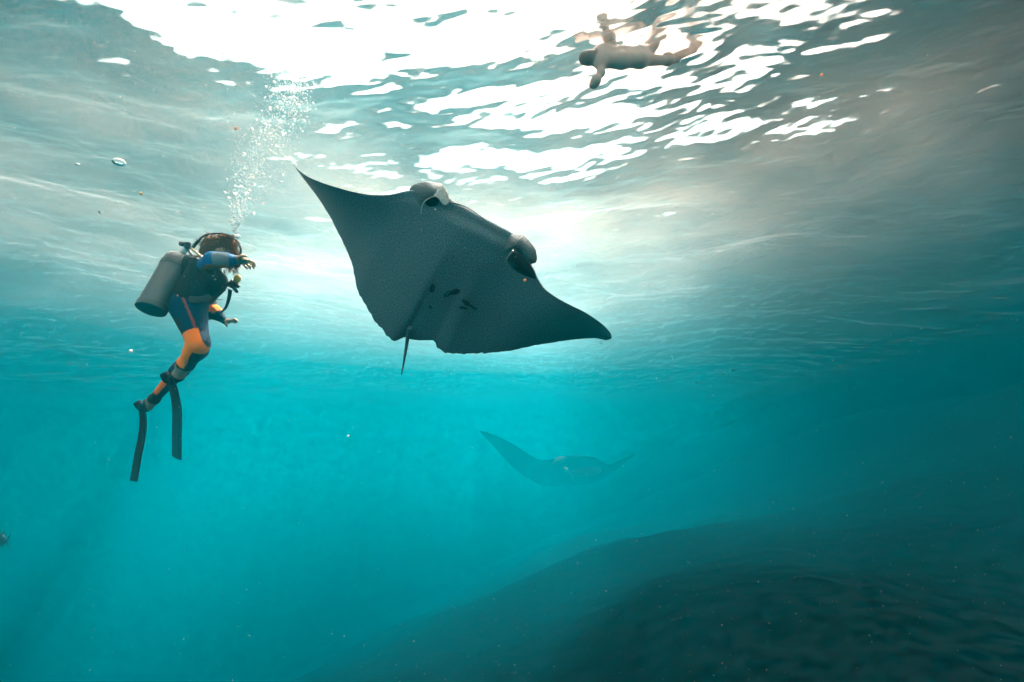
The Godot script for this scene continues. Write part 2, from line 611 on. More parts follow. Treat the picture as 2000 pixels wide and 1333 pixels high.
func far_manta() -> void:
	var o := thing("manta_ray", Vector3.ZERO, "faint second manta ray, wings raised, far off in the blue haze", "manta ray")
	var le := [[-1.0, 936, 841], [-0.8, 966, 850], [-0.6, 998, 865], [-0.45, 1025, 882], [-0.32, 1050, 897], [-0.22, 1072, 899], [-0.12, 1090, 894], [0.0, 1112, 890], [0.15, 1140, 890], [0.3, 1164, 895], [0.42, 1180, 905], [0.5, 1192, 908], [0.6, 1203, 903], [0.8, 1222, 895], [1.0, 1245, 885]]
	var te := [[-1.0, 937, 843], [-0.8, 958, 866], [-0.6, 980, 891], [-0.45, 1000, 912], [-0.32, 1024, 931], [-0.22, 1045, 943], [-0.12, 1066, 951], [0.0, 1094, 951], [0.15, 1128, 949], [0.3, 1156, 946], [0.42, 1176, 938], [0.5, 1188, 930], [0.6, 1200, 921], [0.8, 1222, 903], [1.0, 1246, 886]]
	var deep := func(s: float, t: float) -> float:
		return 10.5 + 1.3 * t + 0.5 * s * s
	var thick := func(s: float, t: float) -> Array:
		var core := exp(-pow((s - 0.1) / 0.3, 2.0))
		var edge := pow(maxf(sin(PI * t), 0.0), 0.7)
		return [(0.08 * (1.0 - absf(s)) + 0.38 * core) * edge + 0.01, (0.08 * (1.0 - absf(s)) + 0.3 * core) * edge + 0.01]
	var skin := surface(0.0015, 0.003, 0.004, 0.95, 0.0)
	part("body", sheet_body(le, te, deep, thick, 80, 22, 0.0, 7), skin, o)
	var dark := surface(0.006, 0.007, 0.007, 0.9)
	part("mouth", ball(at(1136, 914, 10.9), Basis(Vector3(0.50, -0.05, 0), Vector3(0.04, 0.21, 0), Vector3(0, 0, 0.3))), dark, o)
	var pale := surface(0.02, 0.025, 0.028, 0.9, 0.1)
	part("head_fin", tube(spots([[1084, 905, 10.6], [1094, 899, 10.4], [1103, 897, 10.4]]), 0.10, 0.05, 12, 8), pale, o)
	part("belly_mark", tube(spots([[1104, 915, 10.3], [1112, 930, 10.4], [1120, 942, 10.9]]), 0.10, 0.05, 12, 8, 0.4), pale, o)


# ---------------------------------------------------------------- the diver
const NAVY := Color(0.003, 0.017, 0.036)
const BLACK := Color(0.008, 0.009, 0.010)
const BLUE := Color(0.008, 0.085, 0.20)
const ORANGE := Color(0.92, 0.18, 0.01)
const SKIN := Color(0.42, 0.27, 0.18)


func diver() -> void:
	var o := thing("person", Vector3.ZERO, "scuba diver in navy wetsuit with orange leg panels, reaching toward the manta ray", "person")
	var body := Flesh.new()
	body.soft = 0.05
	var B := []   # px joints: [x, y, d, r] pairs
	B.append([[368, 596, 3.33, 0.098], [378, 576, 3.36, 0.088], "hip"])
	B.append([[370, 598, 3.50, 0.098], [380, 576, 3.48, 0.088], "hip"])
	B.append([[378, 576, 3.35, 0.090], [398, 528, 3.33, 0.095], "torso"])
	B.append([[380, 576, 3.48, 0.090], [400, 530, 3.54, 0.095], "torso"])
	B.append([[400, 524, 3.28, 0.065], [402, 524, 3.58, 0.065], "torso"])
	B.append([[408, 522, 3.43, 0.050], [424, 508, 3.42, 0.045], "neck"])
	# right arm: upper arm comes towards us, forearm out to the right
	B.append([[404, 516, 3.26, 0.058], [414, 508, 3.06, 0.047], "upper_arm"])
	B.append([[414, 508, 3.06, 0.046], [438, 508, 3.08, 0.042], "elbow"])
	B.append([[438, 508, 3.08, 0.042], [459, 508, 3.12, 0.030], "forearm"])
	# left arm, lower, on the far side
	B.append([[404, 540, 3.60, 0.052], [409, 602, 3.58, 0.044], "left_upper"])
	B.append([[409, 602, 3.58, 0.043], [420, 612, 3.58, 0.042], "left_elbow"])
	B.append([[420, 612, 3.58, 0.041], [440, 628, 3.58, 0.026], "left_forearm"])
	# right leg
	B.append([[368, 602, 3.33, 0.122], [388, 672, 3.25, 0.066], "thigh"])
	B.append([[388, 671, 3.25, 0.062], [379, 688, 3.28, 0.060], "knee"])
	B.append([[379, 688, 3.28, 0.060], [362, 712, 3.33, 0.052], "shin"])
	B.append([[362, 712, 3.33, 0.050], [348, 734, 3.37, 0.034], "ankle"])
	B.append([[348, 734, 3.37, 0.036], [336, 742, 3.36, 0.034], "foot"])
	# left leg behind it
	B.append([[372, 604, 3.50, 0.108], [386, 684, 3.50, 0.066], "left_thigh"])
	B.append([[386, 684, 3.50, 0.064], [350, 724, 3.56, 0.058], "left_calf"])
	B.append([[350, 724, 3.56, 0.056], [300, 780, 3.64, 0.036], "left_shin"])
	B.append([[300, 780, 3.64, 0.034], [289, 796, 3.66, 0.032], "left_foot"])
	for b in B:
		body.bones.append([at(b[0][0], b[0][1], b[0][2]), at(b[1][0], b[1][1], b[1][2]), b[0][3], b[1][3]])
	var to_eye := (eye - at(380, 640, 3.4)).normalized()
	var right := tilt * Vector3.RIGHT
	var up := tilt * Vector3.UP
	var shin_dir := (at(348, 734, 3.37) - at(388, 671, 3.25)).normalized()
	var knee_at := at(388, 671, 3.25)
	var shin2 := (at(300, 780, 3.64) - at(350, 724, 3.56)).normalized()
	var shin2_at := at(350, 724, 3.56)
	var thigh_dir := (at(388, 672, 3.25) - at(368, 600, 3.33)).normalized()
	var hip_at := at(368, 600, 3.33)
	var across := Vector3(0.78, 0.55, 0.0)                     # from the shin's front towards its calf, in the picture's plane
	var paint := func(p: Vector3, who: int, n: Vector3) -> Color:
		var kind: String = B[who][2]
		match kind:
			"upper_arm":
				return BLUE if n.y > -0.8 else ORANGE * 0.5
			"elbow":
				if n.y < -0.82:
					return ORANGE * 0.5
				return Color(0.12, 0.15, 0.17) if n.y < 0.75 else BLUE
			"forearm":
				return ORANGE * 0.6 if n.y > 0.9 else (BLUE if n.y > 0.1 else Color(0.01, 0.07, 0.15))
			"left_elbow", "left_forearm":
				if kind == "left_elbow" and n.dot(right) > 0.0 and n.y > -0.2:
					return ORANGE
				return NAVY
			"left_upper":
				return BLACK
			"thigh":
				var along := (p - hip_at).dot(thigh_dir)
				var off: float = (p - hip_at - thigh_dir * along).dot(right)
				if along > 0.228:
					return ORANGE if off < 0.050 and n.dot(to_eye) > 0.1 else NAVY
				if n.dot(to_eye) > 0.0 and absf(off - 0.040) < 0.006:
					return Color(0.25, 0.05, 0.03)
				if off < -0.03 and along > 0.10:
					return Color(0.012, 0.016, 0.018)
				return Color(0.002, 0.028, 0.062)
			"knee", "shin", "ankle":
				var along := (p - knee_at).dot(shin_dir)
				var off: float = (p - knee_at - shin_dir * along).dot(right * 0.85 + up * -0.5)
				if along > 0.245:
					return Color(0.20, 0.17, 0.13)
				if along > 0.225:
					return BLACK
				if off < 0.030:
					return ORANGE
				if off < 0.042:
					return Color(0.03, 0.012, 0.01)
				return NAVY
			"foot":
				return BLACK
			"left_shin":
				var along := (p - shin2_at).dot(shin2)
				var off: float = (p - shin2_at - shin2 * along).dot(right * 0.8 - up * 0.6)
				if along > 0.285:
					return BLACK
				return ORANGE * 0.75 if off < 0.016 and along > 0.09 else NAVY
			"left_foot":
				return Color(0.20, 0.17, 0.13)
			"left_calf", "left_thigh":
				return NAVY
			"neck":
				return SKIN
		return BLACK if kind == "torso" else NAVY
	body.grow(0.008, paint)
	# hands, on grids of their own
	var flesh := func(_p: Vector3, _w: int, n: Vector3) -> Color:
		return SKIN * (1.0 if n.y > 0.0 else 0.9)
	var hand := Flesh.new()
	hand.soft = 0.010
	var H := [[[457, 507, 3.12, 0.024], [466, 507, 3.12, 0.024]], [[466, 505, 3.11, 0.017], [477, 507, 3.10, 0.011]], [[466, 507, 3.13, 0.018], [476, 509, 3.13, 0.011]], [[466, 509, 3.15, 0.017], [474, 511, 3.155, 0.011]], [[465, 511, 3.16, 0.015], [472, 513, 3.175, 0.010]],
		[[477, 507, 3.10, 0.0095], [489, 510, 3.09, 0.0085]], [[489, 510, 3.09, 0.0085], [495, 514, 3.09, 0.008]], [[495, 514, 3.09, 0.008], [498, 520, 3.095, 0.007]],
		[[476, 509, 3.13, 0.0095], [487, 513, 3.12, 0.0088]], [[487, 513, 3.12, 0.0088], [493, 518, 3.12, 0.008]], [[493, 518, 3.12, 0.008], [495, 524, 3.125, 0.007]],
		[[474, 511, 3.155, 0.0093], [482, 516, 3.15, 0.0085]], [[482, 516, 3.15, 0.0085], [487, 521, 3.15, 0.008]], [[487, 521, 3.15, 0.008], [489, 525, 3.155, 0.007]],
		[[472, 513, 3.175, 0.0085], [477, 518, 3.175, 0.0078]], [[477, 518, 3.175, 0.0078], [480, 522, 3.175, 0.007]], [[480, 522, 3.175, 0.007], [483, 525, 3.18, 0.0065]],
		[[464, 504, 3.10, 0.013], [472, 500, 3.05, 0.010]], [[472, 500, 3.05, 0.010], [481, 501, 3.03, 0.008]]]
	for h in H:
		hand.bones.append([at(h[0][0], h[0][1], h[0][2]), at(h[1][0], h[1][1], h[1][2]), h[0][3], h[1][3]])
	hand.grow(0.0032, flesh)
	var hand2 := Flesh.new()
	hand2.soft = 0.010
	H = [[[438, 627, 3.58, 0.022], [445, 628, 3.58, 0.020]], [[444, 626, 3.55, 0.014], [452, 626, 3.55, 0.010]], [[444, 627, 3.57, 0.015], [453, 627, 3.57, 0.010]], [[444, 628, 3.59, 0.014], [452, 628, 3.59, 0.010]],
		[[452, 626, 3.55, 0.0088], [458, 624, 3.545, 0.008]], [[458, 624, 3.545, 0.008], [462, 626, 3.545, 0.007]], [[453, 627, 3.57, 0.009], [459, 626, 3.57, 0.008]], [[459, 626, 3.57, 0.008], [463, 628, 3.57, 0.007]],
		[[452, 628, 3.59, 0.009], [458, 628, 3.595, 0.008]], [[458, 628, 3.595, 0.008], [462, 630, 3.595, 0.007]], [[450, 628, 3.61, 0.008], [456, 629, 3.615, 0.0072]], [[456, 629, 3.615, 0.0072], [459, 631, 3.615, 0.0065]],
		[[441, 629, 3.56, 0.011], [441, 634, 3.55, 0.009]], [[441, 634, 3.55, 0.009], [443, 638, 3.55, 0.007]]]
	for h in H:
		hand2.bones.append([at(h[0][0], h[0][1], h[0][2]), at(h[1][0], h[1][1], h[1][2]), h[0][3], h[1][3]])
	hand2.grow(0.0035, flesh)
	# head, facing right
	var head := Flesh.new()
	head.soft = 0.02
	H = [[[428, 490, 3.40, 0.082], [436, 493, 3.40, 0.080]], [[438, 500, 3.40, 0.066], [448, 514, 3.40, 0.040]], [[440, 494, 3.37, 0.05], [452, 498, 3.38, 0.035]], [[440, 494, 3.43, 0.05], [452, 498, 3.42, 0.035]],
		[[456, 498, 3.40, 0.010], [463, 508, 3.40, 0.013]], [[456, 519, 3.40, 0.015], [459, 516, 3.40, 0.010]], [[455, 513, 3.385, 0.008], [455, 513, 3.415, 0.008]], [[454, 516, 3.385, 0.008], [454, 516, 3.415, 0.008]], [[454, 494, 3.37, 0.010], [455, 493, 3.40, 0.010]], [[455, 493, 3.40, 0.010], [454, 494, 3.43, 0.010]], [[430, 500, 3.315, 0.012], [427, 508, 3.318, 0.010]], [[430, 500, 3.485, 0.012], [427, 508, 3.482, 0.010]], [[424, 508, 3.42, 0.052], [414, 520, 3.42, 0.052]]]
	for h in H:
		head.bones.append([at(h[0][0], h[0][1], h[0][2]), at(h[1][0], h[1][1], h[1][2]), h[0][3], h[1][3]])
	head.grow(0.005, flesh)
	for extra in [hand, hand2, head]:
		var base: int = body.v.size()
		body.v.append_array(extra.v)
		body.n.append_array(extra.n)
		body.c.append_array(extra.c)
		for i in extra.ix:
			body.ix.append(base + i)
	var bodymat := painted(0.8)
	var weave := NoiseTexture2D.new()
	weave.width = 256
	weave.height = 256
	weave.seamless = true
	var wn := FastNoiseLite.new()
	wn.frequency = 0.08
	wn.fractal_octaves = 4
	weave.noise = wn
	bodymat.uv1_triplanar = true
	bodymat.uv1_scale = Vector3.ONE * 6.0
	bodymat.heightmap_enabled = true
	bodymat.heightmap_texture = weave
	bodymat.heightmap_scale = 0.7
	part("body", body.mesh(), bodymat, o)
	# zips and seams that stand proud of the suit
	part("zip", tube(spots([[372, 690, 3.205], [362, 706, 3.25], [354, 720, 3.30]]), 0.005, 0.005, 12, 6), surface(0.25, 0.25, 0.25, 0.4), o)
	part("zip_pull", tube(spots([[355, 718, 3.29], [352, 723, 3.29]]), 0.009, 0.007, 4, 6), surface(0.7, 0.7, 0.7, 0.4), o)
	part("collar", tube(spots([[404, 512, 3.36], [412, 512, 3.33], [420, 518, 3.36]]), 0.022, 0.02, 10, 8), surface(0.01, 0.02, 0.03), o)
	# hair: a cap and loose locks that float in the water
	var hair := Flesh.new()
	hair.soft = 0.03
	H = [[[425, 484, 3.40, 0.086], [437, 483, 3.40, 0.082]], [[415, 495, 3.40, 0.085], [428, 500, 3.40, 0.078]], [[408, 503, 3.40, 0.060], [416, 512, 3.38, 0.058]], [[436, 480, 3.40, 0.066], [448, 489, 3.40, 0.050]]]
	for h in H:
		hair.bones.append([at(h[0][0], h[0][1], h[0][2]), at(h[1][0], h[1][1], h[1][2]), h[0][3], h[1][3]])
	hair.grow(0.008, func(_p: Vector3, _w: int, _n: Vector3) -> Color: return Color(0.06, 0.026, 0.009))
	var hm := part("hair", hair.mesh(), painted(0.95), o)
	var locks := SurfaceTool.new()
	locks.begin(Mesh.PRIMITIVE_TRIANGLES)
	for i in 420:
		var a := rng.randf() * TAU
		var b := rng.randf_range(-0.6, 1.0)
		var c := at(429, 488, 3.40)
		var out := (right * cos(a) * 0.09 + up * (0.045 + 0.045 * b) + to_eye * sin(a) * 0.085)
		var root := c + out
		var sway := Vector3(rng.randf_range(-0.02, 0.02), rng.randf_range(-0.03, 0.02), rng.randf_range(-0.02, 0.02))
		var pts: Array
		if i < 90:
			pts = [root, root + out * 0.12 - right * 0.015 + sway * 0.5, root + out * 0.2 - right * 0.04 + sway, root + out * rng.randf_range(0.1, 0.35) - right * rng.randf_range(0.04, 0.10) - up * rng.randf_range(0.0, 0.04) + sway * 1.5]
		elif i < 340:
			pts = [root, root + out * 0.12 + sway, root + right * rng.randf_range(-0.05, 0.05) - up * rng.randf_range(0.03, 0.07) + out * 0.25, root + right * rng.randf_range(-0.07, 0.06) - up * rng.randf_range(0.06, 0.13) + out * 0.3 + sway]
		else:
			root = c + to_eye * rng.randf_range(-0.05, 0.09) + right * rng.randf_range(0.02, 0.10) + up * rng.randf_range(-0.02, 0.03)
			pts = [root, root + right * 0.03 - up * 0.04 + sway, root + right * rng.randf_range(0.0, 0.05) - up * 0.10, root + right * rng.randf_range(0.0, 0.07) - up * rng.randf_range(0.14, 0.20) + sway]
		locks.append_from(tube(pts, rng.randf_range(0.003, 0.0055), 0.0008, 10, 4), 0, Transform3D())
	var lk := part("locks", locks.commit(), surface(0.11, 0.042, 0.011, 0.9, 0.1), hm)
	lk.set_meta("kind", "stuff")
	part("diving_mask", ball(at(456, 497, 3.39), Basis(right * 0.022 - up * 0.01, up * 0.030 + right * 0.01, to_eye * 0.07)), surface(0.01, 0.012, 0.014, 0.3), o)
	# inflatable jacket over the torso
	var vest := Flesh.new()
	vest.soft = 0.05
	H = [[[372, 574, 3.32, 0.100], [396, 522, 3.28, 0.085]], [[378, 574, 3.52, 0.110], [404, 526, 3.56, 0.100]], [[366, 568, 3.42, 0.105], [376, 520, 3.44, 0.090]], [[386, 572, 3.32, 0.085], [412, 552, 3.30, 0.085]], [[412, 552, 3.32, 0.082], [424, 548, 3.40, 0.070]], [[400, 574, 3.42, 0.080], [418, 556, 3.46, 0.085]], [[396, 518, 3.28, 0.050], [418, 545, 3.28, 0.060]], [[384, 590, 3.56, 0.060], [404, 580, 3.56, 0.060]]]
	for h in H:
		vest.bones.append([at(h[0][0], h[0][1], h[0][2]), at(h[1][0], h[1][1], h[1][2]), h[0][3], h[1][3]])
	vest.grow(0.009, func(_p: Vector3, _w: int, _n: Vector3) -> Color: return Color(0.012, 0.013, 0.013))
	var vm := painted(0.8)
	vm.uv1_triplanar = true
	vm.uv1_scale = Vector3.ONE * 3.0
	vm.heightmap_enabled = true
	vm.heightmap_texture = weave
	vm.heightmap_scale = 1.5
	var ve := part("buoyancy_jacket", vest.mesh(), vm, o)
	var webbing := surface(0.008, 0.009, 0.009, 0.8)
	part("shoulder_strap", tube(spots([[376, 505, 3.27], [392, 506, 3.20], [408, 524, 3.18], [418, 545, 3.20]]), 0.024, 0.024, 20, 8, 0.25, to_eye.cross(up)), webbing, ve)
	part("waist_strap", tube(spots([[352, 577, 3.32], [375, 586, 3.22], [400, 584, 3.24], [414, 574, 3.32]]), 0.026, 0.024, 20, 8, 0.25, up), webbing, ve)
	for q in [[398, 520], [402, 527], [406, 534], [410, 541], [414, 548]]:
		part("buckle", ball(at(q[0] + 6.0, q[1] - 2.0, 3.185), Basis(Vector3(0.007, 0, 0), Vector3(0, 0.005, 0), Vector3(0, 0, 0.006)), 5, 8), surface(0.3, 0.32, 0.33, 0.4), ve)
	part("dump_valve", ball(at(350, 577, 3.24), Basis(Vector3(0.016, 0, 0), Vector3(0, 0.020, 0), Vector3(0, 0, 0.016))), surface(0.80, 0.25, 0.12, 0.5), ve)
	part("strap_end", tube(spots([[414, 583, 3.40], [424, 585, 3.42], [436, 586, 3.44]]), 0.017, 0.002, 8, 6, 0.3), webbing, ve)
	part("loop_strap", tube(spots([[449, 566, 3.36], [447, 582, 3.38], [440, 602, 3.42], [428, 613, 3.48]]), 0.017, 0.006, 24, 8, 0.3, right), webbing, ve)
	# fins: long blades seen almost from the edge
	var rubber := surface(0.003, 0.008, 0.012, 0.8, 0.15)
	var fin := part("swim_fin", tube(spots([[350, 728, 3.38], [340, 738, 3.37], [328, 742, 3.36], [320, 730, 3.36]]), 0.040, 0.030, 16, 12), rubber, o)
	part("blade", tube(spots([[328, 738, 3.36], [338, 760, 3.38], [345, 800, 3.42], [345, 850, 3.45], [345, 894, 3.46]]), 0.088, 0.098, 40, 16, 0.14, (to_eye + right * 0.55).normalized()), rubber, fin)
	var fin2 := part("swim_fin", tube(spots([[292, 784, 3.66], [286, 796, 3.66], [276, 795, 3.66], [268, 786, 3.66]]), 0.040, 0.032, 16, 12), rubber, o)
	part("blade", tube(spots([[275, 790, 3.66], [279, 820, 3.66], [277, 850, 3.66], [269, 890, 3.64], [261, 940, 3.60]]), 0.090, 0.092, 40, 16, 0.14, (to_eye + right * 0.50).normalized()), rubber, fin2)
	tank(to_eye, right, up)


func tank(to_eye: Vector3, right: Vector3, up: Vector3) -> void:
	var o := thing("scuba_tank", Vector3.ZERO, "grey scuba tank with black band and hoses on the diver's back", "scuba tank")
	var a := at(296, 602, 3.20)
	var b := at(356, 496, 3.46)
	var r := 0.094
	var metal := surface(0.24, 0.25, 0.25, 0.45)
	speckle(metal, 61, 0.06, 1.5, Color(0.016, 0.022, 0.024), Color(0.042, 0.052, 0.054), 0.08)
	part("cylinder", lathe(a, b, [[0.0, 0.001], [0.0, r * 0.95], [0.02, r], [0.80, r], [0.87, r * 0.96], [0.93, r * 0.82], [0.975, r * 0.5], [1.0, r * 0.25], [1.03, r * 0.22]], 36), metal, o)
	var black := surface(0.010, 0.011, 0.012, 0.7)
	part("boot", lathe(a, b, [[-0.035, 0.001], [-0.035, r * 0.98], [-0.028, r * 1.03], [0.045, r * 1.035], [0.05, r * 1.0]], 36), black, o)
	part("band", lathe(a, b, [[0.70, r], [0.70, r * 1.04], [0.77, r * 1.04], [0.77, r]], 36), black, o)
	part("band", lathe(a, b, [[0.44, r * 0.9], [0.44, r * 0.96], [0.5, r * 0.96], [0.5, r * 0.9]], 36), black, o)
	var v := part("valve", tube(spots([[356, 494, 3.46], [366, 484, 3.47], [372, 483, 3.47]]), 0.020, 0.016, 10, 10), surface(0.35, 0.35, 0.34, 0.3), o)
	part("valve_knob", tube(spots([[352, 476, 3.46], [361, 478, 3.46]]), 0.019, 0.019, 4, 12), black, v)
	part("first_stage", tube(spots([[366, 474, 3.44], [366, 485, 3.44]]), 0.024, 0.022, 6, 12), black, v)
	part("valve_stem", tube(spots([[362, 482, 3.45], [376, 500, 3.42]]), 0.013, 0.010, 6, 10), black, v)
	var hose := part("breathing_hose", tube(spots([[374, 487, 3.42], [384, 473, 3.42], [400, 460, 3.41], [424, 456, 3.38], [448, 461, 3.34], [464, 473, 3.30], [470, 488, 3.28], [467, 501, 3.30], [462, 508, 3.34]]), 0.0075, 0.0075, 60, 10), black, o)
	part("hose_sleeve", tube(spots([[375, 486, 3.42], [381, 477, 3.42], [389, 468, 3.415]]), 0.013, 0.011, 10, 10), black, hose)
	part("mouthpiece", ball(at(463, 516, 3.38), Basis(right * 0.030, up * 0.032, to_eye * 0.034)), black, hose)
	part("inflator_hose", tube(spots([[374, 486, 3.40], [384, 494, 3.30], [394, 502, 3.22], [402, 512, 3.19]]), 0.010, 0.009, 24, 10), surface(0.22, 0.17, 0.07, 0.6), o)
	var spare := part("spare_hose", tube(spots([[425, 548, 3.40], [436, 555, 3.38], [446, 556, 3.36], [455, 548, 3.36]]), 0.016, 0.014, 24, 10), black, o)
	part("spare_mouthpiece", ball(at(463, 545, 3.35), Basis(right * 0.026 - up * 0.012, up * 0.030 + right * 0.014, to_eye * 0.03)), surface(0.42, 0.24, 0.02, 0.5), spare)
	part("exhaust_tee", tube(spots([[452, 552, 3.35], [462, 558, 3.35], [466, 556, 3.35]]), 0.022, 0.018, 8, 10), black, spare)
	part("gauge_console", tube(spots([[446, 556, 3.37], [456, 562, 3.35], [462, 570, 3.34]]), 0.026, 0.020, 10, 8, 0.6), black, spare)
	part("neck_strap", tube(spots([[437, 528, 3.36], [440, 540, 3.36], [446, 553, 3.36]]), 0.010, 0.010, 8, 8, 0.4), black, spare)


# ---------------------------------------------------------------- the swimmer at the surface
func swimmer() -> void:
	var o := thing("person", Vector3.ZERO, "dark silhouette of a swimmer floating face down at the surface, one arm out", "person")
	var f := Flesh.new()
	f.soft = 0.05
	var d := 3.46
	for b in [[[1143, 113, 0.0, 0.095], [1149, 113, 0.0, 0.10]], [[1155, 112, 0.0, 0.055], [1168, 110, 0.0, 0.055]], [[1172, 101, 0.02, 0.07], [1174, 122, -0.02, 0.07]], [[1176, 104, 0.02, 0.10], [1215, 108, 0.06, 0.09]], [[1178, 118, 0.0, 0.10], [1215, 120, 0.02, 0.09]], [[1215, 104, 0.06, 0.095], [1248, 106, 0.12, 0.10]], [[1215, 118, 0.02, 0.095], [1250, 118, 0.08, 0.10]],
		[[1250, 104, 0.12, 0.085], [1300, 86, 0.3, 0.062]], [[1300, 86, 0.3, 0.058], [1352, 70, 0.5, 0.040]], [[1352, 70, 0.5, 0.045], [1410, 52, 0.75, 0.03]], [[1252, 118, 0.08, 0.085], [1305, 118, 0.26, 0.062]], [[1305, 118, 0.26, 0.058], [1362, 112, 0.42, 0.040]], [[1362, 106, 0.42, 0.045], [1420, 92, 0.65, 0.03]],
		[[1172, 102, 0.02, 0.05], [1195, 86, 0.06, 0.040]], [[1195, 86, 0.06, 0.040], [1186, 70, 0.06, 0.030]], [[1186, 70, 0.06, 0.030], [1184, 66, 0.06, 0.024]], [[1172, 124, -0.02, 0.05], [1174, 142, -0.06, 0.040]], [[1174, 142, -0.06, 0.040], [1164, 158, -0.10, 0.030]]]:
		f.bones.append([at(b[0][0], b[0][1], d + b[0][2]), at(b[1][0], b[1][1], d + b[1][2]), b[0][3] * 0.55, b[1][3] * 0.55])
	for i in 4:
		f.bones.append([at(1186, 68, d + 0.06), at(1178 + i * 3, 60 - i % 2, d + 0.06 + 0.01 * i), 0.012, 0.008])
		f.bones.append([at(1164, 157, d - 0.10), at(1154 + i * 3, 166 + i % 2, d - 0.10 + 0.01 * i), 0.012, 0.008])
	f.grow(0.014, func(_p: Vector3, w: int, _n: Vector3) -> Color: return Color(0.24, 0.19, 0.165) if w > 1 else Color(0.10, 0.08, 0.07))
	part("body", f.mesh(), painted(0.8), o)


# ---------------------------------------------------------------- bubbles
func bubble_material(a: float) -> StandardMaterial3D:
	var m := StandardMaterial3D.new()
	m.albedo_color = Color(0.95, 0.97, 0.97, a)
	m.roughness = 0.0
	m.refraction_enabled = true
	m.refraction_scale = 0.033
	return m


func bubbles() -> void:
	var path := spots([[459, 452, 3.36], [462, 430, 3.36], [472, 395, 3.37], [488, 350, 3.38], [508, 300, 3.40], [535, 262, 3.42], [556, 225, 3.44], [566, 190, 3.46], [572, 158, 3.48], [573, 142, 3.50]])
	var m := bubble_material(0.2)
	var shapes := []
	for k in 3:
		var rough := Basis(Vector3(1, 0.1 * k, 0), Vector3(0, [0.75, 0.9, 0.62][k], 0.1), Vector3(0, 0, 1))
		shapes.append(ball(Vector3.ZERO, rough, 7, 10))
	var made := []
	for i in 2200:
		var t := pow(rng.randf(), 0.9)
		var wide := lerpf(0.02, 0.15, smoothstep(0.0, 0.55, t)) * lerpf(1.0, 0.65, smoothstep(0.75, 1.0, t))
		var off := Vector3(rng.randfn(), rng.randfn() * 0.6, rng.randfn()) * wide * 0.55
		var r := rng.randf_range(0.0024, 0.0052) * (1.0 + 2.6 * pow(rng.randf(), 9.0))
		made.append([r, curve(path, t) + off, rng.randi() % 3, rng.randf() * TAU])
	made.sort_custom(func(a, b): return a[0] > b[0])
	for i in 240:
		var q: Array = made[i]
		var o := part("air_bubble", shapes[q[2]], m, self)
		o.transform = Transform3D(Basis(Vector3.UP, q[3]).scaled(Vector3.ONE * q[0]), q[1])
		tag(o, "small silvery air bubble rising in the plume above the diver's head", "bubble", "air bubbles rising from the diver")
	var mm := MultiMesh.new()
	mm.transform_format = MultiMesh.TRANSFORM_3D
	mm.mesh = shapes[1]
	mm.instance_count = made.size() - 240
	for i in mm.instance_count:
		var q: Array = made[i + 240]
		mm.set_instance_transform(i, Transform3D(Basis(Vector3.UP, q[3]).scaled(Vector3.ONE * q[0]), q[1]))
	var rest := MultiMeshInstance3D.new()
	rest.name = "fine_bubbles"
	rest.multimesh = mm
	rest.material_override = m
	add_child(rest, true)
	rest.set_meta("kind", "stuff")
	tag(rest, "column of countless fine bubbles rising to the surface above the diver", "bubbles")
	# larger ones that stand alone
	for q in [[463, 462, 3.30, 0.024, "flat bubble cap just above the diver's hose"], [467, 474, 3.30, 0.012, "small bubble right of the diver's hose, below the flat one"], [232, 317, 3.0, 0.040, "large wobbling air bubble alone in the dim water left of the plume"], [150, 321, 2.6, 0.011, "small round bubble left of the large wobbling one"], [476, 300, 3.3, 0.014, "stray bubble at the left edge of the plume"], [490, 296, 3.3, 0.012, "stray bubble in the plume's left edge, right of its twin"], [1505, 1, 3.0, 0.0, ""]]:
		if q[3] > 0.0:
			var o := part("air_bubble", ball(Vector3.ZERO, Basis(Vector3(1, 0.1, 0), Vector3(-0.1, 0.55, 0.1), Vector3(0, 0, 0.9)) , 12, 18), m, self)
			o.transform = Transform3D(Basis.IDENTITY.scaled(Vector3.ONE * q[3]), at(q[0], q[1], q[2]))
			tag(o, q[4], "bubble")


